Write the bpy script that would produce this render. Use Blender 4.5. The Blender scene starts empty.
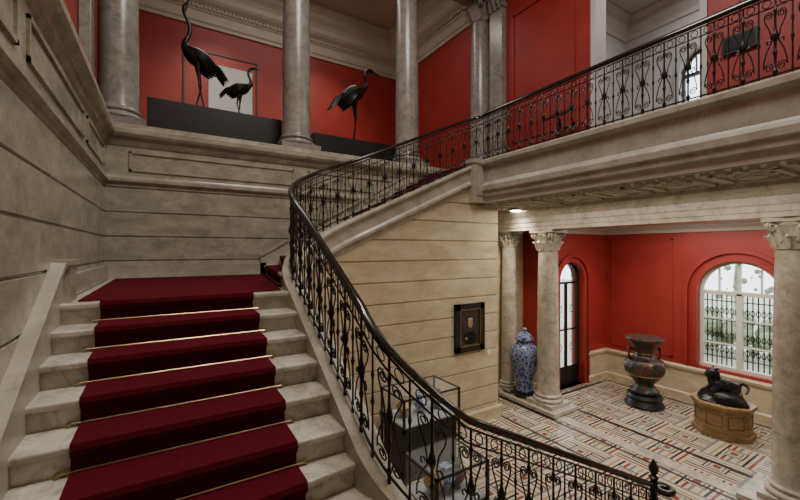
import bpy, math, random
from mathutils import Vector, Matrix
random.seed(4)
S=bpy.context.scene
# ------------------------------------------------------------------ materials
def newmat(name):
    m=bpy.data.materials.new(name); m.use_nodes=True
    nt=m.node_tree; b=nt.nodes['Principled BSDF']
    return m,nt,b
def N(nt,t,**k):
    n=nt.nodes.new(t)
    for a,v in k.items(): setattr(n,a,v)
    return n
def ramp(nt,stops,interp='LINEAR'):
    r=N(nt,'ShaderNodeValToRGB'); cr=r.color_ramp; cr.interpolation=interp
    while len(cr.elements)>1: cr.elements.remove(cr.elements[-1])
    cr.elements[0].position=stops[0][0]; cr.elements[0].color=(*stops[0][1],1)
    for p,c in stops[1:]:
        e=cr.elements.new(p); e.color=(*c,1)
    return r
def mat_noise(name,c1,c2,scale=3,rough=.5,metal=0,detail=6,bump=0,bscale=40,dist=0,spec=.5,stops=None,stretch=(1,1,1),vein=0):
    m,nt,b=newmat(name)
    tc=N(nt,'ShaderNodeTexCoord'); mp=N(nt,'ShaderNodeMapping'); mp.inputs['Scale'].default_value=stretch
    nt.links.new(tc.outputs['Object'],mp.inputs[0])
    no=N(nt,'ShaderNodeTexNoise'); no.inputs['Scale'].default_value=scale; no.inputs['Detail'].default_value=detail
    no.inputs['Distortion'].default_value=dist
    nt.links.new(mp.outputs[0],no.inputs['Vector'])
    r=ramp(nt,stops or [(.3,c1),(.7,c2)])
    nt.links.new(no.outputs['Fac'],r.inputs[0])
    out=r.outputs[0]
    if vein:
        n3=N(nt,'ShaderNodeTexNoise'); n3.inputs['Scale'].default_value=scale*.55; n3.inputs['Detail'].default_value=9; n3.inputs['Distortion'].default_value=2.2
        nt.links.new(mp.outputs[0],n3.inputs['Vector'])
        k=1-vein
        rv=ramp(nt,[(.465,(1,1,1)),(.495,(k,k,k*.96)),(.505,(k,k,k*.96)),(.535,(1,1,1))]); nt.links.new(n3.outputs['Fac'],rv.inputs[0])
        mm=N(nt,'ShaderNodeMix',data_type='RGBA',blend_type='MULTIPLY'); mm.inputs[0].default_value=1
        nt.links.new(out,mm.inputs[6]); nt.links.new(rv.outputs[0],mm.inputs[7]); out=mm.outputs[2]
    nt.links.new(out,b.inputs['Base Color'])
    b.inputs['Roughness'].default_value=rough; b.inputs['Metallic'].default_value=metal
    b.inputs['Specular IOR Level'].default_value=spec
    if bump:
        n2=N(nt,'ShaderNodeTexNoise'); n2.inputs['Scale'].default_value=bscale; n2.inputs['Detail'].default_value=4
        nt.links.new(tc.outputs['Object'],n2.inputs['Vector'])
        bp=N(nt,'ShaderNodeBump'); bp.inputs['Strength'].default_value=bump; bp.inputs['Distance'].default_value=.02
        nt.links.new(n2.outputs['Fac'],bp.inputs['Height']); nt.links.new(bp.outputs[0],b.inputs['Normal'])
    return m
M_grey=mat_noise('painted_stone_grey',(.26,.25,.185),(.44,.42,.33),3.2,.24,detail=14,dist=.5,stretch=(1,1,1.8),bump=.05,bscale=80,vein=.16)
M_cream=mat_noise('painted_stone_cream',(.44,.36,.24),(.62,.53,.385),2.6,.42,detail=12,dist=.5,stretch=(1,1,2),vein=.10)
M_trim=mat_noise('stone_trim',(.31,.29,.235),(.46,.43,.35),4,.32,detail=12,dist=.5,vein=.12)
M_marble=mat_noise('white_marble',(.38,.36,.30),(.68,.65,.57),4.0,.20,detail=14,dist=.9,vein=.22)
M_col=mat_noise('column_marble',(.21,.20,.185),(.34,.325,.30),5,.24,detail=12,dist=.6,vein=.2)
M_red=mat_noise('red_paint',(.26,.022,.018),(.33,.029,.023),2,.5,bump=.05)
M_carpet=mat_noise('crimson_carpet',(.078,.004,.011),(.115,.007,.018),60,.95,bump=.5,bscale=400,spec=.1)
M_iron=mat_noise('black_iron',(.008,.008,.008),(.018,.016,.015),20,.32,metal=.2)
M_rail=mat_noise('polished_handrail',(.012,.011,.010),(.02,.018,.016),8,.16)
M_brass=mat_noise('brass',(.38,.27,.13),(.50,.37,.20),10,.3,metal=1)
M_bronze=mat_noise('dark_bronze',(.008,.009,.010),(.022,.023,.024),6,.35,metal=.5)
M_black=mat_noise('black_lacquer',(.007,.007,.008),(.012,.012,.013),6,.4)
M_ceil=mat_noise('ceiling_plaster',(.42,.38,.32),(.48,.44,.37),2,.7)
M_white=mat_noise('white_plaster',(.46,.46,.44),(.54,.54,.52),2,.6)
M_wood=mat_noise('pedestal_wood',(.20,.12,.055),(.40,.27,.14),2.5,.35,detail=8,dist=2,stretch=(1,1,6))
M_wfr=mat_noise('window_paint',(.62,.60,.52),(.7,.68,.6),3,.5)
M_wfd=mat_noise('window_dark_paint',(.05,.05,.05),(.08,.08,.075),3,.5)
M_leaf=mat_noise('hedge_leaves',(.17,.23,.12),(.46,.52,.38),14,.8,bump=1,bscale=20)
M_patina=mat_noise('cloisonne_bronze',(.02,.03,.03),(.3,.08,.06),11,.35,metal=.4,stops=[(.35,(.018,.022,.022)),(.48,(.035,.075,.07)),(.56,(.17,.055,.045)),(.65,(.06,.028,.025))])
M_gold=mat_noise('gilt',(.30,.19,.07),(.40,.26,.09),8,.4,metal=.8)
M_paint=mat_noise('portrait_canvas',(.01,.009,.008),(.05,.035,.025),5,.5)
M_skin=mat_noise('painted_skin',(.30,.17,.10),(.36,.22,.14),8,.6)
M_grass=mat_noise('outdoor_ground',(.3,.33,.2),(.5,.5,.4),3,.9)
M_paper=mat_noise('label_paper',(.7,.7,.68),(.75,.75,.73),5,.8)
M_felt=mat_noise('case_lining',(.66,.72,.78),(.72,.78,.84),5,.8)
M_panel=mat_noise('panel_grey_blue',(.36,.40,.42),(.48,.50,.50),1.2,.3)
def emis(name,c,s):
    m,nt,b=newmat(name); b.inputs['Emission Color'].default_value=(*c,1); b.inputs['Emission Strength'].default_value=s; b.inputs['Base Color'].default_value=(*c,1); return m
M_lamp=emis('lamp_glow',(1,.9,.72),30)
m,nt,b=newmat('clear_glass'); b.inputs['Base Color'].default_value=(.9,.95,.97,1); b.inputs['Roughness'].default_value=.03; b.inputs['Alpha'].default_value=.10; M_glass=m
# blue & white porcelain
m,nt,b=newmat('blue_white_porcelain'); M_porc=m
tc=N(nt,'ShaderNodeTexCoord'); vo=N(nt,'ShaderNodeTexVoronoi'); vo.inputs['Scale'].default_value=13
no=N(nt,'ShaderNodeTexNoise'); no.inputs['Scale'].default_value=18; no.inputs['Detail'].default_value=5
ad=N(nt,'ShaderNodeMath',operation='MULTIPLY')
nt.links.new(tc.outputs['Object'],vo.inputs['Vector']); nt.links.new(tc.outputs['Object'],no.inputs['Vector'])
nt.links.new(vo.outputs['Distance'],ad.inputs[0]); nt.links.new(no.outputs['Fac'],ad.inputs[1])
r=ramp(nt,[(.0,(.02,.035,.14)),(.19,(.05,.085,.24)),(.27,(.26,.31,.44)),(.4,(.12,.17,.34))]); nt.links.new(ad.outputs[0],r.inputs[0])
nt.links.new(r.outputs[0],b.inputs['Base Color']); b.inputs['Roughness'].default_value=.12
# mosaic
m,nt,b=newmat('mosaic_floor'); M_mosaic=m
def MA(op,a,c=None,d=None):
    n=N(nt,'ShaderNodeMath',operation=op)
    for i,v in enumerate((a,c,d)):
        if v is None: continue
        if hasattr(v,'links'): nt.links.new(v,n.inputs[i])
        else: n.inputs[i].default_value=v
    return n.outputs[0]
tc=N(nt,'ShaderNodeTexCoord'); sx=N(nt,'ShaderNodeSeparateXYZ'); nt.links.new(tc.outputs['Object'],sx.inputs[0])
c=.66
px=MA('DIVIDE',sx.outputs['X'],c); py=MA('DIVIDE',sx.outputs['Y'],c)
fx=MA('SUBTRACT',MA('FRACT',px),.5); fy=MA('SUBTRACT',MA('FRACT',py),.5)
ck=MA('MODULO',MA('ADD',MA('ADD',MA('FLOOR',px),MA('FLOOR',py)),100),2)
ax=MA('ABSOLUTE',fx); ay=MA('ABSOLUTE',fy)
v=MA('ADD',MA('MULTIPLY',fx,ck),MA('MULTIPLY',fy,MA('SUBTRACT',1,ck)))
stripe=MA('FRACT',MA('ADD',MA('MULTIPLY',v,2),.25))
cream=(.62,.56,.44); blk=(.045,.04,.042); rd=(.27,.075,.052); gr=(.23,.23,.23); och=(.44,.31,.17)
rs=ramp(nt,[(0,cream),(.13,gr),(.25,cream),(.37,rd),(.48,cream),(.60,blk),(.70,cream),(.82,och),(.92,cream)],'CONSTANT'); nt.links.new(stripe,rs.inputs[0])
mx=MA('MAXIMUM',ax,ay)
rc=ramp(nt,[(0,rd),(.07,cream),(.11,gr),(.15,cream),(.185,blk)],'CONSTANT'); nt.links.new(mx,rc.inputs[0])
mixf=MA('LESS_THAN',mx,.22)
mixn=N(nt,'ShaderNodeMix',data_type='RGBA'); nt.links.new(mixf,mixn.inputs[0]); nt.links.new(rs.outputs[0],mixn.inputs[6]); nt.links.new(rc.outputs[0],mixn.inputs[7])
vo=N(nt,'ShaderNodeTexNoise'); vo.inputs['Scale'].default_value=70; nt.links.new(tc.outputs['Object'],vo.inputs['Vector'])
m2=N(nt,'ShaderNodeMix',data_type='RGBA',blend_type='MULTIPLY'); m2.inputs[0].default_value=.45
nt.links.new(mixn.outputs[2],m2.inputs[6]); nt.links.new(vo.outputs['Fac'],m2.inputs[7])
nt.links.new(m2.outputs[2],b.inputs['Base Color']); b.inputs['Roughness'].default_value=.22

# ------------------------------------------------------------------ mesh builder
class MB:
    def __init__(s): s.v=[]; s.f=[]; s.m=[]; s.mats=[]; s.cur=0
    def mat(s,m):
        if m not in s.mats: s.mats.append(m)
        s.cur=s.mats.index(m); return s
    def add(s,vs,fs):
        o=len(s.v); s.v+= [tuple(x) for x in vs]
        for f in fs: s.f.append([o+i for i in f]); s.m.append(s.cur)
    def box(s,x0,x1,y0,y1,z0,z1,rot=0,c=None):
        vs=[(x,y,z) for z in (z0,z1) for x,y in ((x0,y0),(x1,y0),(x1,y1),(x0,y1))]
        if rot:
            cx,cy=c or ((x0+x1)/2,(y0+y1)/2); ca,sa=math.cos(rot),math.sin(rot)
            vs=[(cx+(x-cx)*ca-(y-cy)*sa,cy+(x-cx)*sa+(y-cy)*ca,z) for x,y,z in vs]
        s.add(vs,[(3,2,1,0),(4,5,6,7),(0,1,5,4),(1,2,6,5),(2,3,7,6),(3,0,4,7)])
    def prism(s,poly,z0,z1):
        n=len(poly); vs=[(x,y,z0) for x,y in poly]+[(x,y,z1) for x,y in poly]
        fs=[tuple(range(n-1,-1,-1)),tuple(range(n,2*n))]+[(i,(i+1)%n,n+(i+1)%n,n+i) for i in range(n)]
        s.add(vs,fs)
    def lathe(s,cx,cy,prof,n=32,mod=None):
        vs=[]
        for k,(r,z) in enumerate(prof):
            for i in range(n):
                a=2*math.pi*i/n; rr=r*(1+(mod(k,a) if mod else 0))
                vs.append((cx+rr*math.cos(a),cy+rr*math.sin(a),z))
        fs=[]
        for k in range(len(prof)-1):
            for i in range(n):
                j=(i+1)%n; fs.append((k*n+i,k*n+j,(k+1)*n+j,(k+1)*n+i))
        fs.append(tuple(range(n-1,-1,-1))); fs.append(tuple((len(prof)-1)*n+i for i in range(n)))
        s.add(vs,fs)
    def tube(s,pts,rad,n=6,flat=1.0,up=None,cap=True):
        pts=[Vector(p) for p in pts]; L=len(pts)
        if not hasattr(rad,'__len__'): rad=[rad]*L
        T=[]
        for i in range(L):
            t=pts[min(i+1,L-1)]-pts[max(i-1,0)]
            T.append(t.normalized() if t.length>1e-9 else Vector((0,0,1)))
        a=Vector(up) if up else (Vector((0,0,1)) if abs(T[0].z)<.9 else Vector((1,0,0)))
        vs=[]; nrm=(a-T[0]*a.dot(T[0])).normalized()
        for i in range(L):
            if up: nn=(Vector(up)-T[i]*Vector(up).dot(T[i]))
            else: nn=nrm-T[i]*nrm.dot(T[i])
            if nn.length<1e-6: nn=nrm
            nrm=nn.normalized(); bn=T[i].cross(nrm)
            for k in range(n):
                an=2*math.pi*k/n+math.pi/n
                vs.append(pts[i]+(nrm*math.cos(an)+bn*math.sin(an)*flat)*rad[i])
        fs=[(i*n+k,i*n+(k+1)%n,(i+1)*n+(k+1)%n,(i+1)*n+k) for i in range(L-1) for k in range(n)]
        if cap: fs+= [tuple(range(n-1,-1,-1)),tuple((L-1)*n+k for k in range(n))]
        s.add(vs,fs)
    def sweep(s,path,prof,closed=True,absz=False):
        """path (x,y,z); prof (n,z): n to the right of travel"""
        L=len(path); P=len(prof); vs=[]
        for i,(x,y,z) in enumerate(path):
            def d(a,b):
                v=Vector((b[0]-a[0],b[1]-a[1])); return v.normalized() if v.length>1e-9 else None
            d0=d(path[i-1],path[i]) if i>0 else None; d1=d(path[i],path[i+1]) if i<L-1 else None
            d0=d0 or d1; d1=d1 or d0
            n0=Vector((d0.y,-d0.x)); n1=Vector((d1.y,-d1.x)); m=(n0+n1).normalized(); m=m/max(.35,m.dot(n0))
            for (n,pz) in prof: vs.append((x+m.x*n,y+m.y*n,(0 if absz else z)+pz))
        K=P if closed else P-1
        fs=[(i*P+k,(i+1)*P+k,(i+1)*P+(k+1)%P,i*P+(k+1)%P) for i in range(L-1) for k in range(K)]
        if closed: fs+=[tuple(range(P)),tuple((L-1)*P+k for k in range(P-1,-1,-1))]
        s.add(vs,fs)
    def sphere(s,c,r,n=12,sc=(1,1,1)):
        vs=[];fs=[]; h=n//2
        for i in range(h+1):
            t=math.pi*i/h
            for k in range(n):
                a=2*math.pi*k/n; vs.append((c[0]+r*sc[0]*math.sin(t)*math.cos(a),c[1]+r*sc[1]*math.sin(t)*math.sin(a),c[2]+r*sc[2]*math.cos(t)))
        fs=[(i*n+k,(i+1)*n+k,(i+1)*n+(k+1)%n,i*n+(k+1)%n) for i in range(h) for k in range(n)]
        s.add(vs,fs)
    def obj(s,name,smooth=False,parent=None,bevel=0,origin=None,auto=True):
        me=bpy.data.meshes.new(name); vs=s.v
        if origin: vs=[(x-origin[0],y-origin[1],z-origin[2]) for x,y,z in s.v]
        me.from_pydata(vs,[],s.f)
        for m in s.mats: me.materials.append(m)
        me.polygons.foreach_set('material_index',s.m)
        import bmesh
        bm=bmesh.new(); bm.from_mesh(me); bmesh.ops.recalc_face_normals(bm,faces=bm.faces)
        for f in bm.faces: f.smooth=smooth
        if smooth:
            for e in bm.edges:
                if len(e.link_faces)==2 and e.calc_face_angle(0)>math.radians(38): e.smooth=False
        bm.to_mesh(me); bm.free()
        o=bpy.data.objects.new(name,me); S.collection.objects.link(o)
        if origin: o.location=origin
        if parent:
            o.parent=parent
            if origin: o.location=Vector(origin)-parent.location
            else: o.location=-parent.location
        if bevel:
            b=o.modifiers.new('bevel','BEVEL'); b.width=bevel; b.segments=2; b.limit_method='ANGLE'; b.angle_limit=math.radians(50)
        return o
def empty(name,loc=(0,0,0)):
    e=bpy.data.objects.new(name,None); S.collection.objects.link(e); e.location=loc; return e
def catmull(pts,sub=5):
    out=[]; n=len(pts)
    for i in range(n-1):
        p0=pts[max(i-1,0)];p1=pts[i];p2=pts[i+1];p3=pts[min(i+2,n-1)]
        for k in range(sub):
            t=k/sub; out.append(tuple(.5*((2*b)+(-a+c)*t+(2*a-5*b+4*c-d)*t*t+(-a+3*b-3*c+d)*t**3) for a,b,c,d in zip(p0,p1,p2,p3)))
    out.append(tuple(pts[-1])); return out

# ------------------------------------------------------------------ levels
FL=-3.2; LD=-.42; UP=1.61; LEDGE=1.85; CEIL=7.3
XW=-.74; YB=6.9; XU=6.95; YR=11.5; XB=5.0; YS=-1.3
R1=(LD-FL)/17
# ------------------------------------------------------------------ stairs
ris=[]
ac=(1.65,2.35)
def arcp(a,r=.57):
    a=math.radians(a); return (ac[0]-r*math.cos(a),ac[1]-r*math.sin(a))
for k in range(1,7): ris.append(((1.08,3.886-.285*(k-1)),(-.70,3.886-.285*(k-1))))
ris+=[(arcp(4),(-.70,2.15)),(arcp(24),(-.70,1.55)),(arcp(44),(-.70,.4)),(arcp(64),(.1,-1.2)),(arcp(86),(1.35,-1.2))]
for k in range(12,18): ris.append(((1.65+.34*(k-11),1.78),(1.65+.34*(k-11),-1.2)))
def lerp(a,b,f): return (a[0]+(b[0]-a[0])*f,a[1]+(b[1]-a[1])*f)
stair=empty('staircase',(0,3,FL))
def build_flight(rs,ztop,rise,down,prefix,cf,last_poly=None):
    tb=MB().mat(M_marble); cb=MB().mat(M_carpet); rb=MB().mat(M_brass)
    rows=[]
    for k,(a,b) in enumerate(rs):
        zt=ztop-rise*k; zb=zt-rise
        d=Vector((b[0]-a[0],b[1]-a[1])).normalized(); f=Vector((d.y,-d.x))
        nx=rs[k+1] if k+1<len(rs) else None
        pr=rs[k-1] if k>0 else None
        ref=Vector(lerp(*(nx or rs[k]),.5))-Vector(lerp(*(rs[k] if nx else pr),.5))
        if f.dot(ref)<0: f=-f
        if nx:
            tb.prism([a,b,nx[1],nx[0]],down,zb-.001)
            d2=Vector((nx[1][0]-nx[0][0],nx[1][1]-nx[0][1])).normalized(); f2=Vector((d2.y,-d2.x))
            if f2.dot(f)<0: f2=-f2
            o=.035
            tb.prism([a,b,(nx[1][0]+f2.x*o,nx[1][1]+f2.y*o),(nx[0][0]+f2.x*o,nx[0][1]+f2.y*o)],zb-.045,zb)
        for (off,z) in ((.037,zt+.006),(.043,zt-.02),(.037,zt-.05),(.008,zt-.056),(.008,zb+.012)):
            A=lerp(a,b,cf[0]);B=lerp(a,b,cf[1]); rows.append(((A[0]+f.x*off,A[1]+f.y*off,z),(B[0]+f.x*off,B[1]+f.y*off,z)))
        A=lerp(a,b,cf[0]-.03);B=lerp(a,b,cf[1]+.03)
        o=.03
        rb.tube([(A[0]+f.x*o,A[1]+f.y*o,zb+.02),(B[0]+f.x*o,B[1]+f.y*o,zb+.02)],.0075,8)
        for q in (A,B): rb.sphere((q[0]+f.x*o,q[1]+f.y*o,zb+.02),.015,8)
    return tb,cb,rb,rows
def ribbon(cb,rows):
    vs=[];fs=[]
    for i,(p,q) in enumerate(rows):
        for t in range(5): vs.append(tuple(p[j]+(q[j]-p[j])*t/4 for j in range(3)))
    for i in range(len(rows)-1):
        for t in range(4): fs.append((i*5+t,i*5+t+1,(i+1)*5+t+1,(i+1)*5+t))
    cb.add(vs,fs)
tb,cb,rb,rows=build_flight(ris,LD,R1,FL,'lower',(.20,.855))
R_in=1.47
arc_c=(2.55,3.9)
landing=[(-.70,3.886),(1.08,3.886)]+[(arc_c[0]-R_in*math.cos(t),arc_c[1]+R_in*math.sin(t)) for t in [i*math.radians(40)/6 for i in range(7)]]+[(1.75,6.88),(-.70,6.88)]
tb.prism(landing,FL,LD-.002)
tb.box(-.70,1.08,3.886-.035,4.2,LD-.045,LD)
tb.obj('steps_lower',parent=stair,bevel=.012)
ribbon(cb,[((.724,5.0,LD+.007),(-.44,5.0,LD+.007))]+rows)
o=cb.obj('carpet_lower',parent=stair); md=o.modifiers.new('s','SOLIDIFY'); md.thickness=.01
rb.obj('stair_rods_lower',parent=stair,smooth=True)
lc=MB().mat(M_carpet); lc.prism([(-.60,3.99),(1.02,3.99),(1.06,4.3),(1.22,4.75),(1.55,6.75),(-.60,6.75)],LD,LD+.012); lc.obj('landing_carpet',parent=stair)
def inner_pt(s,R=R_in):
    La=1.4*math.pi/2
    if s<La:
        t=s/1.4; return (arc_c[0]-R*math.cos(t),arc_c[1]+R*math.sin(t))
    return (arc_c[0]+(s-La),arc_c[1]+R)
up=[]
for j in range(13):
    s=.32+j*(4.60-.32)/12; up.append((inner_pt(s),(1.5+j*.277,6.88)))
up=up[::-1]
r2=(UP-LD)/13
tb,cb,rb,rows=build_flight(up,UP,r2,FL+.5,'upper',(.13,.80))
tb.obj('steps_upper',parent=stair,bevel=.012); ribbon(cb,rows)
o=cb.obj('carpet_upper',parent=stair); md=o.modifiers.new('s','SOLIDIFY'); md.thickness=.01
rb.obj('stair_rods_upper',parent=stair,smooth=True)

# ------------------------------------------------------------------ rail path  (x,y,zrail)
RH=.86
ctrl=[]
def line(p,q,z0,z1,n):
    for i in range(n): 
        t=i/n; ctrl.append((p[0]+(q[0]-p[0])*t,p[1]+(q[1]-p[1])*t,z0+(z1-z0)*t))
line((4.05,1.85),(1.65,1.85),-2.29,-1.09,24)
for i in range(12):
    t=i/12; a=math.radians(90-90*t); ctrl.append((1.65-.5*math.cos(a),2.35-.5*math.sin(a),-1.09+(.693)*t))
line((1.15,2.35),(1.15,3.9),-.397,.49,16)
for i in range(24):
    t=i/24; a=math.radians(90*t); ctrl.append((2.55-1.4*math.cos(a),3.9+1.4*math.sin(a),.49+.91*t))
line((2.55,5.3),(4.86,5.3),1.40,2.45,24)
for i in range(6):
    t=i/6; a=math.radians(90*t); ctrl.append((4.86+.14*math.sin(a),5.16+.14*math.cos(a),2.45+.03*t))
NB=len(ctrl)
line((5.0,5.16),(5.0,YS),2.50,2.50,50); ctrl.append((5.0,YS,2.50))
z=[c[2] for c in ctrl]
for _ in range(6): z=[z[0]]+[(z[i-1]+2*z[i]+z[i+1])/4 for i in range(1,len(z)-1)]+[z[-1]]
path=[(c[0],c[1],zz) for c,zz in zip(ctrl,z)]
cum=[0]
for i in range(1,len(path)): cum.append(cum[-1]+math.dist(path[i][:2],path[i-1][:2]))
LT=cum[-1]; LB=cum[NB]
import bisect
def P(s):
    s=min(max(s,0),LT); i=min(max(bisect.bisect_right(cum,s)-1,0),len(path)-2)
    t=(s-cum[i])/(cum[i+1]-cum[i]) if cum[i+1]>cum[i] else 0
    a,b=path[i],path[i+1]; return tuple(a[j]+(b[j]-a[j])*t for j in range(3))
WS=(RH-.04)/.80
def W(s,w): p=P(s); return (p[0],p[1],p[2]-RH+w*WS)
railing=empty('stair_railing',(4.05,1.85,FL))
hr=MB().mat(M_rail)
hp=[(x,y,z) for x,y,z in path]
prof=[(-.036,-.012),(-.03,.012),(-.014,.026),(.014,.026),(.03,.012),(.036,-.012),(.02,-.028),(-.02,-.028)]
hr.sweep(hp,prof)
vol=[]
for i in range(30):
    a=i/29*2*math.pi*1.3; r=.09*(1-i/29*.75); vol.append((4.05+r*math.sin(a)+.0,1.85-.09+r*math.cos(a),-2.29))
hr.tube(vol,.03,8)
hr.obj('handrail',smooth=True,parent=railing)
ir=MB().mat(M_iron)
N_=int(LT/.04)
for w,r in ((.05,.010),(.69,.007),(.785,.008)):
    ir.tube([W(LT*i/N_,w) for i in range(N_+1)],r,5)
def spiral(cx,cy,r0,r1,a0,a1,n=14):
    return [(cx+(r0+(r1-r0)*i/(n-1))*math.cos(a0+(a1-a0)*i/(n-1)),cy+(r0+(r1-r0)*i/(n-1))*math.sin(a0+(a1-a0)*i/(n-1))) for i in range(n)]
pi=math.pi
def lyre(sg,k=1):
    lo=spiral(.056,.125,.010,.044,2.2*pi+pi,0)
    hi=spiral(.054,.615,.040,.010,0,-(-2.2*pi-pi))
    mid=[(.098,.18),(.072,.28),(.028,.37),(.045,.47),(.086,.565)]
    return [(sg*x*k,y) for x,y in lo+mid+hi]
def runits(sa,sb,target,k):
    n=round((sb-sa)/target); pitch=(sb-sa)/n
    for u in range(n):
        s0=sa+(u+.5)*pitch
        hw=[0,.05,.07,.085,.10,.22,.245,.26,.275,.36,.385,.41,.44,.47,.52,.60,.64,.655,.67,.785]
        hr_=[.013,.013,.02,.02,.010,.010,.015,.018,.011,.011,.022,.028,.020,.012,.009,.009,.014,.017,.009,.009]
        ir.tube([W(s0,w) for w in hw],hr_,8)
        for sg in (-1,1):
            ir.tube([W(s0+x,y) for x,y in lyre(sg,k)],.0058,5)
            ir.tube([W(s0+sg*x*k,y) for x,y in ((.03,.37),(.055,.39),(.072,.375),(.070,.350),(.058,.352))],[.006,.007,.007,.006,.004],5)
        s1=s0+pitch/2
        if s1<LT:
            ir.tube([W(s1,w) for w in (0,.05,.1,.33,.36,.39,.5,.53,.56,.785)],[.010,.010,.007,.007,.016,.007,.007,.013,.007,.007],6)
        for sc in (s0-pitch*.25,s0+pitch*.25):
            ir.tube([W(sc+.032*math.cos(a),.737+.036*math.sin(a)) for a in [2*pi*i/12 for i in range(13)]],.0045,5,cap=False)
runits(0,LB,.275,.97)
runits(LB,LT,.235,.84)
ir.lathe(4.05,1.85,[(.05,FL),(.05,FL+.1),(.03,FL+.14),(.025,FL+.3),(.04,FL+.36),(.022,FL+.42),(.022,FL+.72),(.04,FL+.78),(.03,FL+.84),(.03,FL+.96),(.045,FL+.99),(.02,FL+1.01),(.04,FL+1.05),(.045,FL+1.08),(.02,FL+1.13),(.002,FL+1.17)],16)
ir.obj('balusters',smooth=True,parent=railing)

# stringer curb under the rail
curb=MB().mat(M_trim)
seg=[(x,y,z-RH) for x,y,z in path[:NB-6]]
curb.sweep(seg,[(-.09,-.45),(-.09,0),(.10,0),(.125,-.02),(.125,-.05),(.10,-.075),(.085,-.08),(.085,-.27),(.10,-.28),(.12,-.31),(.12,-.35),(.08,-.38),(.08,-.45)])
curb.obj('stair_string',parent=stair)
def grooves(z0,z1,sp,base):
    zs=[]; z=base
    while z<z1:
        if z>z0+.02: zs.append(z)
        z+=sp
    return zs
wl=MB().mat(M_cream)
zz=[]
for g in grooves(FL,2,.34,FL+.30): zz+= [(.07,g-.016),(.046,g-.005),(.046,g+.005),(.07,g+.016)]
pr=[(.07,FL)]+zz
wpath=seg+[(4.9,5.3,1.3),(5.1,5.3,1.3),(5.45,5.3,1.3)]
vs=[]; L=len(wpath); Pn=len(pr)
tmp=MB(); tmp.sweep(wpath,pr,closed=False,absz=True)
for i in range(L):
    top=wpath[i][2]-.37
    for k in range(Pn):
        x,y,zv=tmp.v[i*Pn+k]; vs.append((x,y,min(zv,top)))
wl.add(vs,tmp.f)
wl.box(4.84,5.45,5.28,5.5,FL,.86); wl.box(5.2,5.45,5.3,6.18,FL,.86)
wl.obj('wall_under_stair')
bb=MB().mat(M_cream); bb.sweep([(2.55,5.3,0),(5.45,5.3,0),(5.45,5.31,0)],[(.07,FL),(.10,FL),(.10,FL+.2),(.07,FL+.24)],absz=True); bb.obj('baseboard_understair')

# ------------------------------------------------------------------ left & back panelled walls
def panel_profile(bottom,back):
    p=[(back,bottom),(0,bottom)]
    for g in grooves(bottom,.95,.36,-.42+.26-.36*8):
        if g<.93: p+=[(0,g-.014),(-.02,g-.005),(-.02,g+.005),(0,g+.014)]
    p+=[(0,.97),(.02,.98),(.045,1.01),(.045,1.05),(.02,1.08),(.012,1.10),(.012,1.52),(.03,1.54),(.05,1.58),(.06,1.62),(.11,1.66),(.13,1.70),(.13,1.77),(.10,1.79),(.09,1.85),(back,1.85)]
    return p
w=MB().mat(M_grey); w.sweep([(XW,YS,0),(XW,YB+.3,0)],panel_profile(FL,-.22),absz=True)
def pframe(mb,mapf,u0,u1,z0,z1,t=.03,d=.018):
    for (a,b,c_,e) in ((u0,u1,z0,z0+t),(u0,u1,z1-t,z1),(u0,u0+t,z0,z1),(u1-t,u1,z0,z1)):
        q=[mapf(u,z_,dd) for dd in (0,d) for u,z_ in ((a,c_),(b,c_),(b,e),(a,e))]
        mb.add(q,[(3,2,1,0),(4,5,6,7),(0,1,5,4),(1,2,6,5),(2,3,7,6),(3,0,4,7)])
ml=lambda u,z,d:(XW+.012+d,u,z)
for y0 in (-1,1.1,3.2): pframe(w,ml,y0,y0+1.9,1.17,1.46)
pframe(w,ml,5.3,6.6,1.17,1.46)
w.obj('wall_left')
w=MB().mat(M_grey); w.sweep([(XW-.2,YB,0),(XU,YB,0)],panel_profile(FL,-.62),absz=True)
mb_=lambda u,z,d:(u,YB-.012-d,z)
for x0,x1 in ((-.45,2.0),(2.25,4.6),(4.85,6.7)): pframe(w,mb_,x0,x1,1.17,1.46)
w.obj('wall_back')
sk=MB().mat(M_trim)
sl=R1/.285
pts=[(3.98,LD+.30),(3.886,LD+.30),(2.2,LD+.30-1.686*sl),(1.0,LD+.30-2.2*sl)]
for (t0,t1,th) in ((-.75,-.025,.055),(-.025,.02,.085)):
    for i in range(len(pts)-1):
        (ya,za),(yb,zb)=pts[i],pts[i+1]
        vs=[(x,y,z_) for x in (XW-.01,XW+th) for y,z_ in ((ya,za+t0),(yb,zb+t0),(yb,zb+t1),(ya,za+t1))]
        sk.add(vs,[(3,2,1,0),(4,5,6,7),(0,1,5,4),(1,2,6,5),(2,3,7,6),(3,0,4,7)])
sk.box(XW-.01,XW+.10,3.96,4.2,LD-.1,LD+.30); sk.box(XW-.01,XW+.12,3.94,4.22,LD+.30,LD+.34)
sk.box(XW-.01,XW+.04,4.2,YB,LD,LD+.2)
sk.box(XW,1.5,YB-.04,YB+.01,LD,LD+.2)
sk.obj('baseboard_left')
sk=MB().mat(M_trim)
for (t0,t1,th) in ((-.4,0,.04),(0,.04,.06)):
    vs=[(x,y,z_) for y in (YB+.01,YB-th) for x,z_ in ((1.4,LD+.30+t0),(4.9,UP+.25+t0),(4.9,UP+.25+t1),(1.4,LD+.30+t1))]
    sk.add(vs,[(3,2,1,0),(4,5,6,7),(0,1,5,4),(1,2,6,5),(2,3,7,6),(3,0,4,7)])
sk.obj('baseboard_back')

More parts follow.
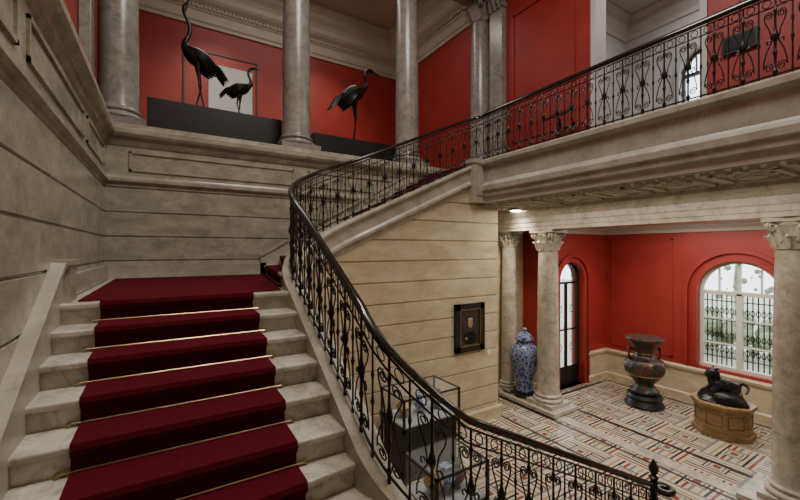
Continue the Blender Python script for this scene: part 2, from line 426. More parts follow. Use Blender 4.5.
# ------------------------------------------------------------------ upper walls
def slab(name,m,*b):
    q=MB().mat(m); q.box(*b); return q.obj(name)
slab('wall_upper_left',M_red,-1.2,-.98,YS,YR,1.83,CEIL)
slab('wall_upper_back',M_red,-1.2,XU+.3,YR,YR+.25,1.6,CEIL)
slab('floor_alcove',M_ceil,-.96,XU,YB+.6,YR,1.65,1.84)
slab('ceiling_main',M_ceil,-1.4,XU+.3,YS-.2,YR+.2,CEIL,CEIL+.2)
slab('wall_south',M_cream,-1.4,10.8,YS-.25,YS,FL-.1,CEIL)
wr=MB().mat(M_red)
wr.box(XU,XU+.3,4.25,YR,1.6,CEIL); wr.box(XU,XU+.3,YS,2.44,1.6,CEIL); wr.box(XU,XU+.3,2.44,4.25,5.4,CEIL)
wr.obj('wall_upper_right')
tr=MB().mat(M_white)
tr.box(XU-.03,XU+.33,4.17,4.262,UP,5.4); tr.box(XU-.03,XU+.33,2.43,2.52,UP,5.4); tr.box(XU-.03,XU+.33,2.43,4.26,5.32,5.41)
tr.obj('trim_gallery_opening')
tr=MB().mat(M_red)
mr=lambda u,z,d:(XU-d,u,z)
pframe(tr,mr,4.6,6.2,2.5,5.5,.05,.03); pframe(tr,mr,0,2.1,2.3,5.5,.05,.03)
tr.obj('trim_red_panels')
tr=MB().mat(M_grey); tr.box(XU-.04,XU+.01,4.26,6.6,UP,UP+.25); tr.box(XU-.04,XU+.01,YS,2.43,UP,UP+.25); tr.obj('baseboard_upper')
cp=[(0,6.0),(.05,6.0),(.05,6.08),(.09,6.12),(.09,6.35),(.13,6.38),(.16,6.48),(.30,6.56),(.36,6.62),(.36,6.75),(.42,6.85),(.55,6.95),(.55,7.05),(.70,7.2),(.70,CEIL),(0,CEIL)]
cn=MB().mat(M_ceil); cn.sweep([(-.98,YB+.55,0),(-.98,YR,0),(XU,YR,0),(XU,YS,0)],cp,absz=True)
x=-.4
while x<XU-.4:
    cn.box(x,x+.05,YR-.20,YR-.10,6.42,6.49); x+=.1
y=YS+.5
while y<YR-.4:
    cn.box(XU-.20,XU-.10,y,y+.05,6.42,6.49); y+=.1
cn.obj('trim_cornice')
en=MB().mat(M_col); en.sweep([(-.98,YB,0),(XU,YB,0)],[(0,6.25),(.05,6.25),(.05,6.45),(0,6.47),(0,6.8),(.12,6.9),(.12,7.0),(.25,7.2),(.25,CEIL),(-.5,CEIL),(-.5,6.25)],absz=True)
en.obj('trim_entablature')

# ------------------------------------------------------------------ columns
def column(name,cx,cy,z0,z1,r,mat=None):
    q=MB().mat(mat or M_col)
    q.box(cx-r*1.38,cx+r*1.38,cy-r*1.38,cy+r*1.38,z0,z0+r*.35)
    b=z0+r*.35
    base=[(r*1.1,b)]
    for i in range(9):
        a=-pi/2+pi*i/8; base.append((r*(1.18+.16*math.cos(a)),b+r*(.17+.17*math.sin(a))))
    base+=[(r*1.12,b+r*.36),(r*1.08,b+r*.46)]
    for i in range(7):
        a=-pi/2+pi*i/6; base.append((r*(1.08+.1*math.cos(a)),b+r*(.56+.1*math.sin(a))))
    base+=[(r*1.04,b+r*.7),(r,b+r*.82)]
    ct=z1-r*2.0
    for i in range(1,9):
        t=i/8; base.append((r*(1-.14*t*t),b+r*.82+(ct-b-r*.82)*t))
    rt=r*.86
    base+=[(rt*1.1,ct+.005),(rt*1.12,ct+r*.08),(rt,ct+r*.1),(rt,ct+r*.12)]
    q.lathe(cx,cy,base,40)
    bell=[(rt*1.0,ct+r*.12),(rt*1.12,ct+r*.45),(rt*1.28,ct+r*.75),(rt*1.35,ct+r*.82),(rt*1.05,ct+r*.86),(rt*1.15,ct+r*1.2),(rt*1.35,ct+r*1.45),(rt*1.42,ct+r*1.5),(rt*1.1,ct+r*1.55),(rt*1.2,ct+r*1.7)]
    q.lathe(cx,cy,bell,64,mod=lambda k,a:(.10*abs(math.cos(4*a+(0 if k<4 else pi/2)))-.05) if k not in(0,9) else 0)
    for row,(zb,h,no_) in enumerate(((ct+r*.12,r*.75,8),(ct+r*.5,r*.95,8))):
        for i in range(no_):
            a=2*pi*(i+.5*row)/no_; rr=rt*1.08
            pts=[(rr,0),(rr*1.08,h*.4),(rr*1.2,h*.8),(rr*1.42,h*.98),(rr*1.5,h*.86)]
            q.tube([(cx+x_*math.cos(a),cy+x_*math.sin(a),zb+z_) for x_,z_ in pts],[r*.12,r*.15,r*.14,r*.10,r*.04],6,flat=1.0)
    for i in range(4):
        a=pi/4+i*pi/2; sp=[]
        for j in range(26):
            th=pi/2-j/25*2.3*2*pi*.9; rad=r*.34*(1-j/25*.85)
            sp.append((rt*1.35+rad*math.cos(th),ct+r*1.45+rad*math.sin(th)))
        for lat in (-.1,.1):
            q.tube([(cx+x_*math.cos(a)-lat*r*math.sin(a),cy+x_*math.sin(a)+lat*r*math.cos(a),z_) for x_,z_ in sp],r*.075,6)
    poly=[]
    for i in range(4):
        a=pi/4+i*pi/2
        c1=(cx+rt*1.95*math.cos(a),cy+rt*1.95*math.sin(a)); a2=a+pi/4; m2=(cx+rt*1.2*math.cos(a2),cy+rt*1.2*math.sin(a2))
        t_=Vector((-math.sin(a),math.cos(a)))*r*.1
        poly+= [(c1[0]-t_.x,c1[1]-t_.y),(c1[0]+t_.x,c1[1]+t_.y),m2]
    q.prism(poly,z1-r*.28,z1)
    return q.obj(name,smooth=True)
for i,x in enumerate((-.60,2.12,4.62,6.85)):
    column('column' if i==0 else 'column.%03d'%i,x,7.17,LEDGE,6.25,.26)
q=MB().mat(M_col); q.box(-.975,-.84,6.50,6.80,LEDGE,6.25); q.box(-.975,-.81,6.47,6.80,LEDGE,LEDGE+.25); q.obj('pilaster',bevel=.01)
q=MB().mat(M_col); q.box(6.80,6.95,6.40,6.80,LEDGE-.25,5.8); q.box(6.77,6.95,6.37,6.80,UP,LEDGE+.25)
for j in range(3): q.box(6.80-.03*(j+1),6.95,6.40-.03*(j+1),6.80,5.8+.14*j,5.95+.14*j)
for u in (6.47,6.60,6.73): q.tube([(6.79,u,5.78),(6.74,u,5.9),(6.70,u,6.0),(6.66,u,5.97)],[.04,.05,.04,.015],6)
q.obj('pilaster.001',bevel=.01)
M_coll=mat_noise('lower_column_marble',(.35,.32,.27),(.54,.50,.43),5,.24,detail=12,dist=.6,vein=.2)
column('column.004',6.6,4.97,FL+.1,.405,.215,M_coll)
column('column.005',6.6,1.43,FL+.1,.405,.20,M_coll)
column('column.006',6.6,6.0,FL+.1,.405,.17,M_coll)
st=MB().mat(M_coll)
for y0,y1 in ((4.55,5.95),(1.0,1.88)): st.box(6.22,6.95,y0,y1,FL+.02,FL+.1)
st.box(6.3,6.95,5.7,6.2,FL+.02,FL+.1)
st.obj('column_plinths',bevel=.01)

# ------------------------------------------------------------------ balcony
bf=MB().mat(M_trim)
bp=[(x,y,0) for x,y,z_ in path[NB-6:]]
bf.sweep(bp,[(-.3,.85),(-.3,1.60),(-.09,1.60),(-.09,1.65),(.06,1.65),(.10,1.62),(.10,1.56),(.06,1.53),(.03,1.51),(.03,1.24),(.05,1.21),(.09,1.16),(.09,1.08),(.06,1.06),(.06,.98),(.0,.94),(-.02,.85)],absz=True)
bf.box(4.72,5.06,5.12,5.40,.86,1.66); bf.box(4.70,5.08,5.10,5.42,1.58,1.65)
bf.box(4.80,4.96,5.105,5.12,1.0,1.5)
bf.obj('trim_balcony_fascia')
fb=MB().mat(M_ceil)
fb.box(4.98,XU,YS,5.25,.86,1.2); fb.box(5.2,XU,5.2,YB,.86,1.2)
fb.mat(M_carpet).box(5.05,XU,YS,YB,1.2,1.605)
fb.obj('floor_balcony')
so=MB().mat(M_ceil)
y=YS+.3
while y<5.9:
    so.box(5.25,6.05,y,y+.05,.82,.862); so.box(5.25,6.05,y+.55,y+.60,.82,.862); so.box(5.25,5.30,y,y+.6,.82,.862); so.box(6.0,6.05,y,y+.6,.82,.862)
    so.lathe(5.65,y+.3,[(.16,.862),(.16,.84),(.12,.825),(.12,.815),(.05,.80),(.02,.785)],24,mod=lambda k,a:.12*math.cos(8*a) if k<4 else 0)
    for sx_ in (5.4,5.9):
        for sy_ in (.12,.48): so.sphere((sx_,y+sy_,.845),.035,8)
    y+=.75
y=YS
while y<5.2:
    so.box(5.07,5.15,y,y+.07,.81,.87); y+=.14
so.obj('trim_soffit')
be=MB().mat(M_coll)
be.sweep([(6.35,6.2,0),(6.35,YS,0)],[(0,.405),(0,.47),(.015,.475),(.015,.55),(.03,.57),(.03,.66),(.08,.72),(.14,.78),(.14,.87),(-.5,.87),(-.5,.405)],absz=True)
be.obj('beam_over_columns')
def spotlamp(name,x,y,zc,power,ang=110,col=(1,.86,.66),aim=None):
    e=empty(name,(x,y,zc))
    lm=MB().mat(M_white); lm.lathe(x,y,[(.14,zc),(.14,zc-.02),(.11,zc-.025)],20); lm.mat(M_lamp).lathe(x,y,[(.105,zc-.01),(.105,zc-.035)],20); lm.obj(name+'_housing',parent=e)
    l=bpy.data.lights.new(name,'SPOT'); l.energy=power; l.color=col; l.spot_size=math.radians(ang); l.spot_blend=.9; l.shadow_soft_size=.09
    o=bpy.data.objects.new(name+'_beam',l); S.collection.objects.link(o); o.parent=e; o.location=(0,0,-.06)
    if aim: o.rotation_euler=(Vector(aim)-Vector((x,y,zc-.06))).to_track_quat('-Z','Y').to_euler()
spotlamp('ceiling_spotlight',6.12,5.38,.83,130,125)
spotlamp('added_room_spot_1',8.0,4.3,.60,95,130)  # unseen spot and housing added to light the lower room
spotlamp('added_room_spot_2',8.0,1.6,.60,95,130)  # second added spot, out of view, brightening the same room
spotlamp('ceiling_spotlight.003',1.2,9.0,CEIL,420,62,aim=(1.2,11.0,3.6))
spotlamp('ceiling_spotlight.004',4.0,9.0,CEIL,420,62,aim=(4.2,11.0,3.6))
spotlamp('added_stair_spot',.6,1.8,CEIL,520,50,aim=(.3,3.8,-.6))  # warm out-of-view spot added to brighten the steps

# ------------------------------------------------------------------ lower room
fl=MB().mat(M_mosaic); fl.box(-1.3,9.8,YS-.2,6.5,FL-.2,FL); fl.obj('floor')
bd=MB().mat(M_black)
for x0,x1,y0,y1 in ((7.0,7.06,YS,5.3),(9.20,9.26,YS,5.3),(7.06,9.2,5.24,5.3),(6.18,6.22,YS,6.1),(5.5,5.54,YS,6.1)): bd.box(x0,x1,y0,y1,FL,FL+.004)
bd.mat(M_coll)
for x0,x1,y0,y1 in ((6.30,6.52,YS,4.6),(9.1,9.16,YS,5.24)): bd.box(x0,x1,y0,y1,FL,FL+.012)
bd.obj('floor_border')
slab('ceiling_lower_room',M_ceil,6.8,9.8,YS,6.3,.60,.80)
slab('wall_jog_back',M_cream,5.3,7.3,6.2,6.35,FL,.86)
slab('wall_jog_side',M_red,7.3,7.45,5.45,6.35,FL,.62)
def arch_wall(mb,mapf,u0,u1,z0,z1,o0,o1,oz0,otop,th,n=20):
    r=(o1-o0)/2; uc=(o0+o1)/2; zs=otop-r
    us=[uc-r*math.cos(pi*i/n) for i in range(n+1)]; zt=[zs+r*math.sin(pi*i/n) for i in range(n+1)]
    def quad(a,b,c_,d): mb.add([a,b,c_,d],[(0,1,2,3)])
    for d in (0,th):
        quad(mapf(u0,z0,d),mapf(o0,z0,d),mapf(o0,z1,d),mapf(u0,z1,d)); quad(mapf(o1,z0,d),mapf(u1,z0,d),mapf(u1,z1,d),mapf(o1,z1,d))
        for i in range(n): quad(mapf(us[i],zt[i],d),mapf(us[i+1],zt[i+1],d),mapf(us[i+1],z1,d),mapf(us[i],z1,d))
        if oz0>z0: quad(mapf(o0,z0,d),mapf(o1,z0,d),mapf(o1,oz0,d),mapf(o0,oz0,d))
    out=[(o0,oz0)]+list(zip(us,zt))+[(o1,oz0)]
    for i in range(len(out)-1):
        a,b=out[i],out[i+1]; quad(mapf(*a,0),mapf(*b,0),mapf(*b,th),mapf(*a,th))
    quad(mapf(o0,oz0,0),mapf(o1,oz0,0),mapf(o1,oz0,th),mapf(o0,oz0,th))
def arch_band(mb,mapf,o0,o1,oz0,otop,w_,d0,d1,n=24,leg=True):
    r=(o1-o0)/2; uc=(o0+o1)/2; zs=otop-r
    ins=[(o0,oz0)]+[(uc-r*math.cos(pi*i/n),zs+r*math.sin(pi*i/n)) for i in range(n+1)]+[(o1,oz0)]
    R=r+w_
    ous=[(o0-w_,oz0)]+[(uc-R*math.cos(pi*i/n),zs+R*math.sin(pi*i/n)) for i in range(n+1)]+[(o1+w_,oz0)]
    L=len(ins); vs=[]
    for a,b in zip(ins,ous): vs+=[mapf(*a,d0),mapf(*b,d0),mapf(*b,d1),mapf(*a,d1)]
    fs=[(i*4+k,(i+1)*4+k,(i+1)*4+(k+1)%4,i*4+(k+1)%4) for i in range(L-1) for k in range(4)]+[(0,1,2,3),((L-1)*4+3,(L-1)*4+2,(L-1)*4+1,(L-1)*4)]
    mb.add(vs,fs)
def mbox(mb,mapf,a,b,c_,e,d0,d1):
    q=[mapf(u,z_,dd) for dd in (d0,d1) for u,z_ in ((a,c_),(b,c_),(b,e),(a,e))]
    mb.add(q,[(3,2,1,0),(4,5,6,7),(0,1,5,4),(1,2,6,5),(2,3,7,6),(3,0,4,7)])
XF=9.5; YD=5.45
mX=lambda u,z,d:(XF+d,u,z); mY=lambda u,z,d:(u,YD+d,z)
WN=(2.20,3.50,-2.42,-.22)
q=MB().mat(M_red); arch_wall(q,mX,YS,YD+.3,FL,.62,*WN,.3); q.obj('wall_right')
q=MB().mat(M_red); arch_wall(q,mY,7.3,XF+.3,FL,.62,7.62,8.55,FL,-.28,.3); q.obj('wall_door')
q=MB().mat(M_red); arch_band(q,mX,*WN[:2],WN[2],WN[3],.08,-.035,0); arch_band(q,mX,WN[0]-.16,WN[1]+.16,WN[2],WN[3]+.16,.07,-.06,0)
arch_band(q,mY,7.62,8.55,FL,-.28,.09,-.035,0); arch_band(q,mY,7.5,8.67,FL,-.16,.06,-.06,0)
pX=lambda u,z,d:(XF-d,u,z)
pframe(q,pX,3.95,5.3,-2.35,.25,.035,.02); pframe(q,pX,.2,1.75,-2.35,.25,.035,.02)
q.obj('trim_arches')
q=MB().mat(M_cream)
wp=[(0,FL),(.09,FL),(.09,FL+.14),(.06,FL+.17),(.05,FL+.62),(.08,FL+.65),(.09,FL+.70),(.05,FL+.73),(0,FL+.73)]
q.sweep([(8.68,YD,0),(XF,YD,0),(XF,YS,0)],wp,absz=True); q.sweep([(7.3,6.2,0),(7.3,YD,0),(7.48,YD,0)],wp,absz=True)
q.obj('trim_wainscot')
q=MB().mat(M_ceil); q.sweep([(7.3,YD,0),(XF,YD,0),(XF,YS,0)],[(0,.38),(.04,.38),(.06,.44),(.14,.50),(.16,.56),(.22,.60),(0,.60)],absz=True)
q.obj('trim_lower_cornice')
def arched_window(name,mapf,o0,o1,oz0,otop,d=.12,mt=None):
    q=MB().mat(mt or M_wfr)
    f=.055
    arch_band(q,mapf,o0+f,o1-f,oz0+f,otop-f,f,d,d+.07)
    mbox(q,mapf,o0,o1,oz0,oz0+.07,d-.02,d+.09)
    r=(o1-o0)/2; zs=otop-r; uc=(o0+o1)/2
    mbox(q,mapf,o0,o1,zs-.04,zs+.035,d-.01,d+.08)
    mbox(q,mapf,uc-.045,uc+.045,oz0,zs,d-.01,d+.08)
    mbox(q,mapf,uc-.02,uc+.02,zs,otop-f,d,d+.07)
    for s_ in (-1,1):
        u=uc+s_*r*.5; mbox(q,mapf,u-.014,u+.014,zs,otop-.16,d+.01,d+.06)
        for t in (.33,.66):
            z_=oz0+(zs-oz0)*t; a,b=(o0,uc) if s_<0 else (uc,o1); mbox(q,mapf,a,b,z_-.014,z_+.014,d+.01,d+.06)
    return q.obj(name)
arched_window('window_1',mX,*WN)
g=MB().mat(M_iron)
n=16
for i in range(1,n):
    u=WN[0]+(WN[1]-WN[0])*i/n; r=(WN[1]-WN[0])/2; uc=(WN[0]+WN[1])/2; top=WN[3]-r+math.sqrt(max(0,r*r-(u-uc)**2))
    g.tube([mX(u,WN[2]+.02,.27),mX(u,min(top,WN[3]-r+.02),.27)],.012,6)
    for zc in (-2.05,-1.75,-1.25): g.tube([mX(u+.03*math.cos(a),zc+.06*math.sin(a),.27) for a in [2*pi*k/10 for k in range(11)]],.008,5)
for z_ in (-2.2,-1.9,-1.45,-1.05): g.tube([mX(WN[0],z_,.27),mX(WN[1],z_,.27)],.012,6)
g.obj('window_grille',smooth=True)
q=MB().mat(M_iron); arch_band(q,mY,7.68,8.49,FL,-.34,.06,.12,.18)
mbox(q,mY,7.62,8.55,-.80,-.75,.12,.18); mbox(q,mY,8.06,8.11,FL,-.78,.12,.18)
for u in (7.87,8.30): q.tube([mY(u,FL+.5,.15),mY(u,-.45,.15)],.009,6)
mbox(q,mY,7.62,8.55,FL,FL+.45,.13,.17); mbox(q,mY,7.62,8.55,-1.9,-1.86,.12,.18)
for u in (7.87,8.3):
    for z_ in (-2.3,-1.4): q.tube([mY(u+.06*math.cos(a),z_+.09*math.sin(a),.15) for a in [2*pi*k/12 for k in range(13)]],.008,5)
q.obj('door_1')
hb=MB().mat(M_leaf)
for i in range(150):
    hb.sphere((15.5+random.uniform(-.6,.8),random.uniform(-1,9),FL+random.uniform(0,1.0)),random.uniform(.12,.36),8)
for i in range(160):
    hb.sphere((random.uniform(14.5,16),random.uniform(1,7),random.uniform(-1.6,1.2)),random.uniform(.03,.12),6)
for yy in (2.4,4.6,6.2): hb.tube([(15.6,yy,FL-.2),(15.6,yy+.1,-1),(15.5,yy-.1,1.5)],[.09,.07,.03],8)
hb.obj('garden_hedge')
q=MB().mat(M_grass); q.box(-20,40,-25,40,FL-.5,FL-.22); q.obj('garden_ground')
# ------------------------------------------------------------------ upper gallery room
mG=lambda u,z,d:(10.5+d,u,z)
q=MB().mat(M_white); arch_wall(q,mG,YS,5.75,1.2,6.05,3.1,4.22,2.35,4.72,.25); q.obj('wall_gallery_far')
slab('wall_gallery_side',M_white,XU+.3,10.5,5.5,5.75,1.2,6.05)
slab('floor_gallery',M_wood,XU,10.75,YS,5.75,1.2,UP)
slab('ceiling_gallery',M_white,XU+.3,10.75,YS,5.75,6.05,6.2)
q=MB().mat(M_white); q.sweep([(XU+.3,5.5,0),(10.5,5.5,0),(10.5,YS,0)],[(0,5.55),(.04,5.55),(.07,5.65),(.2,5.8),(.22,5.9),(.34,6.0),(.34,6.05),(0,6.05)],absz=True); q.obj('trim_gallery_cornice')
arched_window('window_2',mG,3.1,4.22,2.35,4.72,mt=M_wfd)
q=MB().mat(M_white); arch_band(q,mG,3.1,4.22,2.35,4.72,.10,-.05,0); q.obj('trim_gallery_window')
q=MB().mat(M_black); q.box(7.9,8.3,3.5,5.3,UP,UP+.9); q.mat(M_glass).box(7.92,8.28,3.52,5.28,UP+.9,UP+1.9); q.obj('gallery_display_case')
q=MB().mat(M_black); q.box(XU-.05,XU-.035,1.85,2.25,2.82,3.08); q.mat(M_bronze).box(XU-.055,XU-.05,1.88,2.22,2.85,3.05); q.obj('information_panel',bevel=.004)
q=MB().mat(M_black); q.box(XU-.06,XU-.035,.75,1.35,2.9,3.9); q.mat(M_paint).box(XU-.07,XU-.06,.82,1.28,2.97,3.83); q.obj('framed_picture',bevel=.006)
q=MB().mat(M_black); q.box(6.5,6.54,4.62,4.66,UP,UP+.95); q.box(6.38,6.66,4.5,4.78,UP,UP+.03)
q.add([(6.35,4.4,UP+.92),(6.35,4.9,UP+.92),(6.65,4.9,UP+1.1),(6.65,4.4,UP+1.1),(6.35,4.4,UP+.95),(6.35,4.9,UP+.95),(6.65,4.9,UP+1.13),(6.65,4.4,UP+1.13)],[(3,2,1,0),(4,5,6,7),(0,1,5,4),(1,2,6,5),(2,3,7,6),(3,0,4,7)])
q.obj('lectern_sign')

# ------------------------------------------------------------------ plinths & display in alcove
q=MB().mat(M_black); q.box(-.25,1.95,7.56,8.25,1.84,2.55); q.obj('display_plinth',bevel=.01)
q=MB().mat(M_black); q.box(2.6,4.55,7.56,8.2,1.84,2.42); q.obj('display_plinth.001',bevel=.01)
q=MB().mat(M_black)
mW=lambda u,z,d:(u,YR-d,z)
pframe(q,mW,.40,2.25,3.3,5.35,.035,.05)
q.mat(M_red).box(.43,2.22,YR-.03,YR-.005,3.33,5.32); q.mat(M_panel).box(1.0,2.12,YR-.06,YR-.03,3.4,5.05); q.obj('wall_display_panel')

# ------------------------------------------------------------------ cranes
def crane(name,loc,yaw,sc,spine,legs,wing_drop=0):
    q=MB().mat(M_bronze); ca,sa=math.cos(yaw),math.sin(yaw)
    def T(f,l,u): return (loc[0]+sc*(f*ca-l*sa),loc[1]+sc*(f*sa+l*ca),loc[2]+sc*u)
    spine=[(f,u,r*(1.18 if r>.035 else 1.1)) for f,u,r in spine]
    sp=catmull(spine,6)
    q.tube([T(f,0,u) for f,u,r in sp],[max(.002,r*sc) for f,u,r in sp],12)
    body=[s for s in spine if s[2]>.06]; 
    sx_=body[-1]; tx=body[0]
    for sg in (-1,1):
        for j in range(4):
            a=(sx_[0]-.02*j,sx_[1]+.01-.02*j); e=(tx[0]-.16+.05*j,tx[1]-.06-.035*j-wing_drop)
            pts=[(a[0],sg*.08,a[1],.02),(a[0]*.6+e[0]*.4,sg*.13,a[1]*.6+e[1]*.4+.04,.058),(a[0]*.25+e[0]*.75,sg*.09,a[1]*.25+e[1]*.75+.02,.048),(e[0],sg*.03,e[1],.008)]
            pp=catmull(pts,4); q.tube([T(p[0],p[1],p[2]) for p in pp],[p[3]*sc for p in pp],8)
    for j in range(7):
        l=(j-3)*.022
        pts=[(tx[0]+.03,l,tx[1]+.02,.024),(tx[0]-.10,l*1.4,tx[1]-.01,.028),(tx[0]-.20,l*1.8,tx[1]-.09-wing_drop,.02),(tx[0]-.25-.01*abs(j-3),l*2,tx[1]-.19-wing_drop,.004)]
        pp=catmull(pts,4); q.tube([T(p[0],p[1],p[2]) for p in pp],[p[3]*sc for p in pp],6)
    for sg,(hip,knee,foot) in zip((-1,1),legs):
        l=sg*.055
        pts=[(hip[0],l,hip[1]+.04,.06),(hip[0]*.7+knee[0]*.3,l,hip[1]*.7+knee[1]*.3,.036),(knee[0],l,knee[1]+.03,.016),(knee[0],l,knee[1],.022),(knee[0],l,knee[1]-.03,.014),(foot[0],l,.03,.012),(foot[0],l,.012,.016)]
        q.tube([T(p[0],p[1],p[2]) for p in pts],[p[3]*sc for p in pts],8)
        for an in (-.5,0,.5,pi):
            t=.11 if an!=pi else .05
            q.tube([T(foot[0],l,.018),T(foot[0]+t*.6*math.cos(an),l+t*.6*math.sin(an),.016),T(foot[0]+t*math.cos(an),l+t*math.sin(an),.004)],[.012*sc,.010*sc,.004*sc],6)
    return q.obj(name,smooth=True)
PL=2.55
crane('crane_statue',(.54,7.85,PL),math.radians(180+12),1.08,
  [(-.26,.74,.01),(-.16,.80,.06),(-.03,.85,.115),(.10,.90,.115),(.20,.98,.07),(.22,1.08,.04),(.17,1.2,.030),(.15,1.33,.025),(.19,1.46,.023),(.235,1.56,.024),(.235,1.63,.033),(.215,1.69,.028),(.18,1.76,.012),(.14,1.86,.003)],
  [((.02,.76),(-.03,.42),(.05,0)),((.04,.76),(.02,.40),(-.06,0))],.04)
crane('crane_statue.001',(1.24,7.95,PL),math.radians(-8),.80,
  [(-.28,.62,.01),(-.18,.68,.06),(-.05,.72,.115),(.08,.76,.115),(.18,.82,.07),(.25,.90,.042),(.24,1.0,.03),(.20,1.1,.026),(.20,1.2,.024),(.26,1.28,.027),(.33,1.30,.033),(.39,1.30,.018),(.50,1.34,.003)],
  [((.0,.64),(-.06,.36),(.03,0)),((.02,.64),(0,.34),(-.05,0))],.03)
crane('crane_statue.002',(3.62,7.85,2.42),math.radians(8),1.24,
  [(-.30,.70,.01),(-.20,.78,.06),(-.07,.86,.115),(.06,.93,.12),(.16,.99,.075),(.23,1.03,.045),(.29,1.10,.032),(.29,1.19,.027),(.25,1.28,.025),(.27,1.37,.024),(.34,1.42,.028),(.40,1.42,.033),(.46,1.41,.016),(.60,1.39,.003)],
  [((.0,.80),(.02,.42),(-.04,0)),((.03,.80),(.08,.40),(.04,0))],.08)

# ------------------------------------------------------------------ vases & sculpture
q=MB().mat(M_black); vx,vy=6.52,5.50; z0=FL+.1
q.lathe(vx,vy,[(.2,z0),(.22,z0+.03),(.2,z0+.07),(.21,z0+.09)],32)
q.mat(M_porc); z0+=.09
pf=catmull([(.15,z0),(.17,z0+.05),(.16,z0+.1),(.22,z0+.35),(.29,z0+.65),(.30,z0+.80),(.26,z0+.94),(.17,z0+1.02),(.15,z0+1.07),(.16,z0+1.10)],4)
q.lathe(vx,vy,pf,40)
pf=catmull([(.19,z0+1.10),(.19,z0+1.12),(.15,z0+1.20),(.07,z0+1.26),(.03,z0+1.28),(.05,z0+1.31),(.045,z0+1.34),(.01,z0+1.36)],4)
q.lathe(vx,vy,pf,40); q.obj('porcelain_jar',smooth=True)
q=MB(); bx,by=8.42,4.02
q.mat(M_black).lathe(bx,by,[(.34,FL),(.36,FL+.04),(.33,FL+.09),(.30,FL+.14),(.33,FL+.20),(.30,FL+.25),(.22,FL+.27)],36)
q.mat(M_patina)
pf=catmull([(.24,FL+.27),(.26,FL+.32),(.17,FL+.42),(.20,FL+.50),(.33,FL+.66),(.37,FL+.80),(.33,FL+.92),(.20,FL+1.0),(.17,FL+1.08),(.19,FL+1.18),(.28,FL+1.30),(.34,FL+1.36),(.34,FL+1.40),(.30,FL+1.40)],4)
q.lathe(bx,by,pf,40,mod=lambda k,a:.03*math.cos(8*a) if 16<k<28 else 0)
q.mat(M_gold)
for zz_,rr in ((FL+.66,.335),(FL+.93,.325),(FL+1.08,.18)):
    q.tube([(bx+rr*math.cos(a),by+rr*math.sin(a),zz_) for a in [2*pi*i/36 for i in range(37)]],.008,6)
q.mat(M_patina)
for sg in (-1,1):
    dx,dy=.85*sg,-.526*sg
    pts=[(.17,1.12),(.25,1.18),(.31,1.14),(.32,1.04),(.29,.95),(.31,.88),(.36,.85)]
    pp=catmull([(p[0],p[1],.026) for p in pts],4)
    q.tube([(bx+dx*p[0],by+dy*p[0],FL+p[1]) for p in pp],.024,8)
    q.sphere((bx+dx*.31,by+dy*.31,FL+1.17),.04,10)
q.obj('bronze_urn',smooth=True)
px_,py_=8.35,2.70
q=MB().mat(M_wood)
def octo(r,a0=pi/8): return [(px_+r*math.cos(a0+i*pi/4),py_+r*math.sin(a0+i*pi/4)) for i in range(8)]
q.prism(octo(.44),FL,FL+.08); q.prism(octo(.41),FL+.08,FL+.12); q.prism(octo(.40),FL+.12,FL+.46); q.prism(octo(.43),FL+.46,FL+.50); q.prism(octo(.455),FL+.50,FL+.56)
q.mat(M_black)
for i in range(8):
    a=i*pi/4; c_=Vector((px_,py_))+Vector((math.cos(a),math.sin(a)))*.371
    t=Vector((-math.sin(a),math.cos(a)))*.11
    q.tube([(c_.x-t.x,c_.y-t.y,FL+.2),(c_.x+t.x,c_.y+t.y,FL+.2),(c_.x+t.x,c_.y+t.y,FL+.40),(c_.x-t.x,c_.y-t.y,FL+.40),(c_.x-t.x,c_.y-t.y,FL+.2)],.006,5)
q.obj('octagonal_pedestal',bevel=.008)
q=MB().mat(M_bronze); zt=FL+.56
def rock(k,a): return .12*math.sin(3*a+k)+.07*math.sin(7*a+2*k)
q.lathe(px_,py_,[(.31,zt),(.34,zt+.03),(.31,zt+.08),(.27,zt+.14),(.20,zt+.18),(.10,zt+.2)],40,mod=rock)
def B(f,l,u):
    ca,sa=-.70,.71
    return (px_+(f*ca-l*sa)*.88,py_+(f*sa+l*ca)*.88,zt+u*.98)
sp=catmull([(-.34,.16,.015,.10),(-.42,.24,.02,.02),(-.36,.30,.03,-.06),(-.28,.24,.06,-.06),(-.18,.22,.12,0),(-.05,.24,.14,.02),(.08,.27,.13,0),(.14,.35,.10,-.02),(.15,.42,.085,0),(.18,.48,.095,.02),(.25,.46,.07,.02),(.31,.43,.04,.02)],5)
q.tube([B(p[0],p[3],p[1]) for p in sp],[p[2] for p in sp],12)
for l,f in ((-.10,.10),(.10,.14),(-.12,-.15),(.12,-.18)):
    pp=catmull([(f,l*.7,.24,.07),(f+.07,l*1.2,.17,.055),(f+.02,l*1.4,.10,.04),(f+.10,l*1.5,.07,.045)],4)
    q.tube([B(p[0],p[1],p[2]) for p in pp],[p[3] for p in pp],8)
for sg in (-1,1):
    q.tube([B(.17,sg*.05,.53),B(.13,sg*.09,.58),B(.09,sg*.10,.57)],[.025,.018,.005],6)
for i in range(22):
    a=i*2.4; q.sphere(B(.05+.16*math.cos(a)*(.5+.5*math.sin(i)),.1*math.sin(a),.30+.05*math.cos(i*1.7)),.045,8)
q.obj('beast_sculpture',smooth=True)

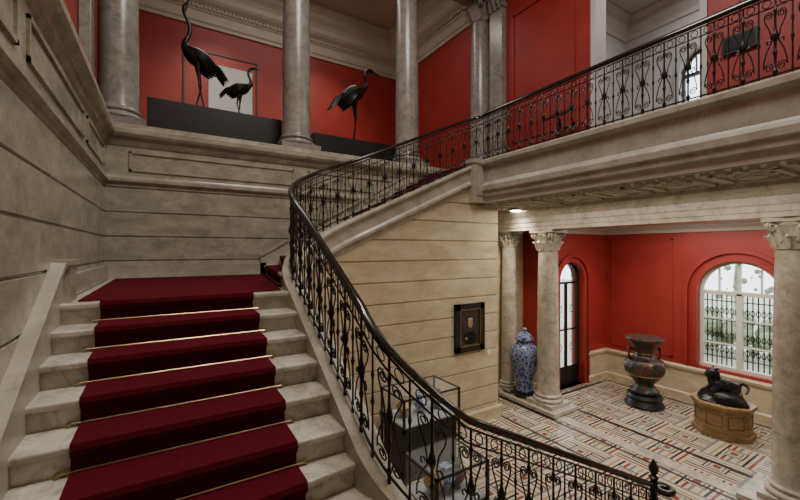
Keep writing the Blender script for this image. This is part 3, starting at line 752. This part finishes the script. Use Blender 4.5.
# ------------------------------------------------------------------ portrait
yw=5.3-.07
q=MB().mat(M_black); mP=lambda u,z,d:(u,yw-d,z)
pframe(q,mP,4.36,5.06,-1.84,-.97,.11,.05)
q.mat(M_gold); pframe(q,mP,4.46,4.96,-1.74,-1.07,.014,.056)
q.mat(M_paint).box(4.45,4.97,yw-.03,yw-.005,-1.76,-1.05)
q.mat(M_skin).sphere((4.72,yw-.03,-1.33),.075,14,(.8,.12,1.1)); q.mat(M_panel).sphere((4.72,yw-.026,-1.26),.07,12,(1.0,.10,.5))
q.mat(M_bronze).sphere((4.72,yw-.026,-1.60),.2,14,(.95,.05,.65))
q.mat(M_skin).sphere((4.62,yw-.034,-1.60),.035,10,(1,.2,.7))
q.obj('portrait_painting')
q=MB().mat(M_paper); q.box(5.17,5.25,yw-.012,yw,-1.98,-1.88); q.obj('wall_label')

# ------------------------------------------------------------------ display cases in the hall
def vitrine(name,x0,x1,y0,y1,zb,zt_):
    q=MB().mat(M_black)
    q.box(x0+.02,x1-.02,y0+.02,y1-.02,FL,FL+.08); q.box(x0,x1,y0,y1,zb-.06,zb)
    for x in (x0,x1-.03):
        for y in (y0,y1-.03): q.box(x,x+.03,y,y+.03,FL,zt_)
    for y in (y0,y1-.02): q.box(x0,x1,y,y+.02,zt_-.02,zt_)
    for x in (x0,x1-.02): q.box(x,x+.02,y0,y1,zt_-.02,zt_)
    q.box(x0+.04,x1-.04,y0+.04,y1-.04,FL+.08,zb-.06)
    q.mat(M_felt).box(x0+.03,x1-.03,y0+.03,y1-.03,zb,zb+.02)
    q.mat(M_glass).box(x0+.006,x1-.006,y0+.006,y1-.006,zb+.02,zt_-.003)
    cy=(y0+y1)/2
    for i in range(3):
        cx=x0+.2+(x1-x0-.4)*i/2
        q.mat((M_gold,M_porc,M_patina)[i])
        q.lathe(cx,cy,[(.05,zb+.02),(.04,zb+.05),(.10,zb+.14),(.11,zb+.18),(.05,zb+.25),(.07,zb+.30)],18)
    return q.obj(name)
vitrine('display_case',2.75,3.75,4.35,5.0,FL+.75,FL+1.15)
vitrine('display_case.001',2.2,2.9,2.9,3.5,FL+.6,FL+1.0)

# ------------------------------------------------------------------ lights
def area(name,loc,size,power,col=(1,.95,.88),rot=(0,0,0),sy=None):
    l=bpy.data.lights.new(name,'AREA'); l.energy=power; l.color=col; l.size=size
    if sy: l.shape='RECTANGLE'; l.size_y=sy
    o=bpy.data.objects.new(name,l); S.collection.objects.link(o); o.location=loc; o.rotation_euler=rot; return o
area('added_hall_area',(2.4,2.4,7.2),2.2,385,(1,.955,.88),sy=3.2)  # unseen area light added to fill the stair hall; no skylight opening
area('alcove_light',(2.6,8.9,7.2),4,75,(1,.93,.85),sy=1.2)
area('lower_room_light',(8.1,3.0,.57),1.2,75,(1,.92,.82),sy=2)
area('hall_soffit_light',(5.6,3.0,.77),.3,55,(1,.87,.68),sy=4)
area('gallery_light',(9,2.5,5.9),1.5,75,(1,.98,.95),sy=3)
w=bpy.data.worlds.new('World'); S.world=w; w.use_nodes=True
bg=w.node_tree.nodes['Background']
bg.inputs[0].default_value=(.86,.93,1,1); bg.inputs[1].default_value=4.0
# ------------------------------------------------------------------ camera
cam=bpy.data.cameras.new('Camera'); cam.sensor_width=36; cam.lens=36*380/800; cam.clip_start=.05
co=bpy.data.objects.new('Camera',cam); S.collection.objects.link(co); co.location=(0,0,0)
co.rotation_euler=(math.radians(90),0,-math.atan(235/380)); S.camera=co
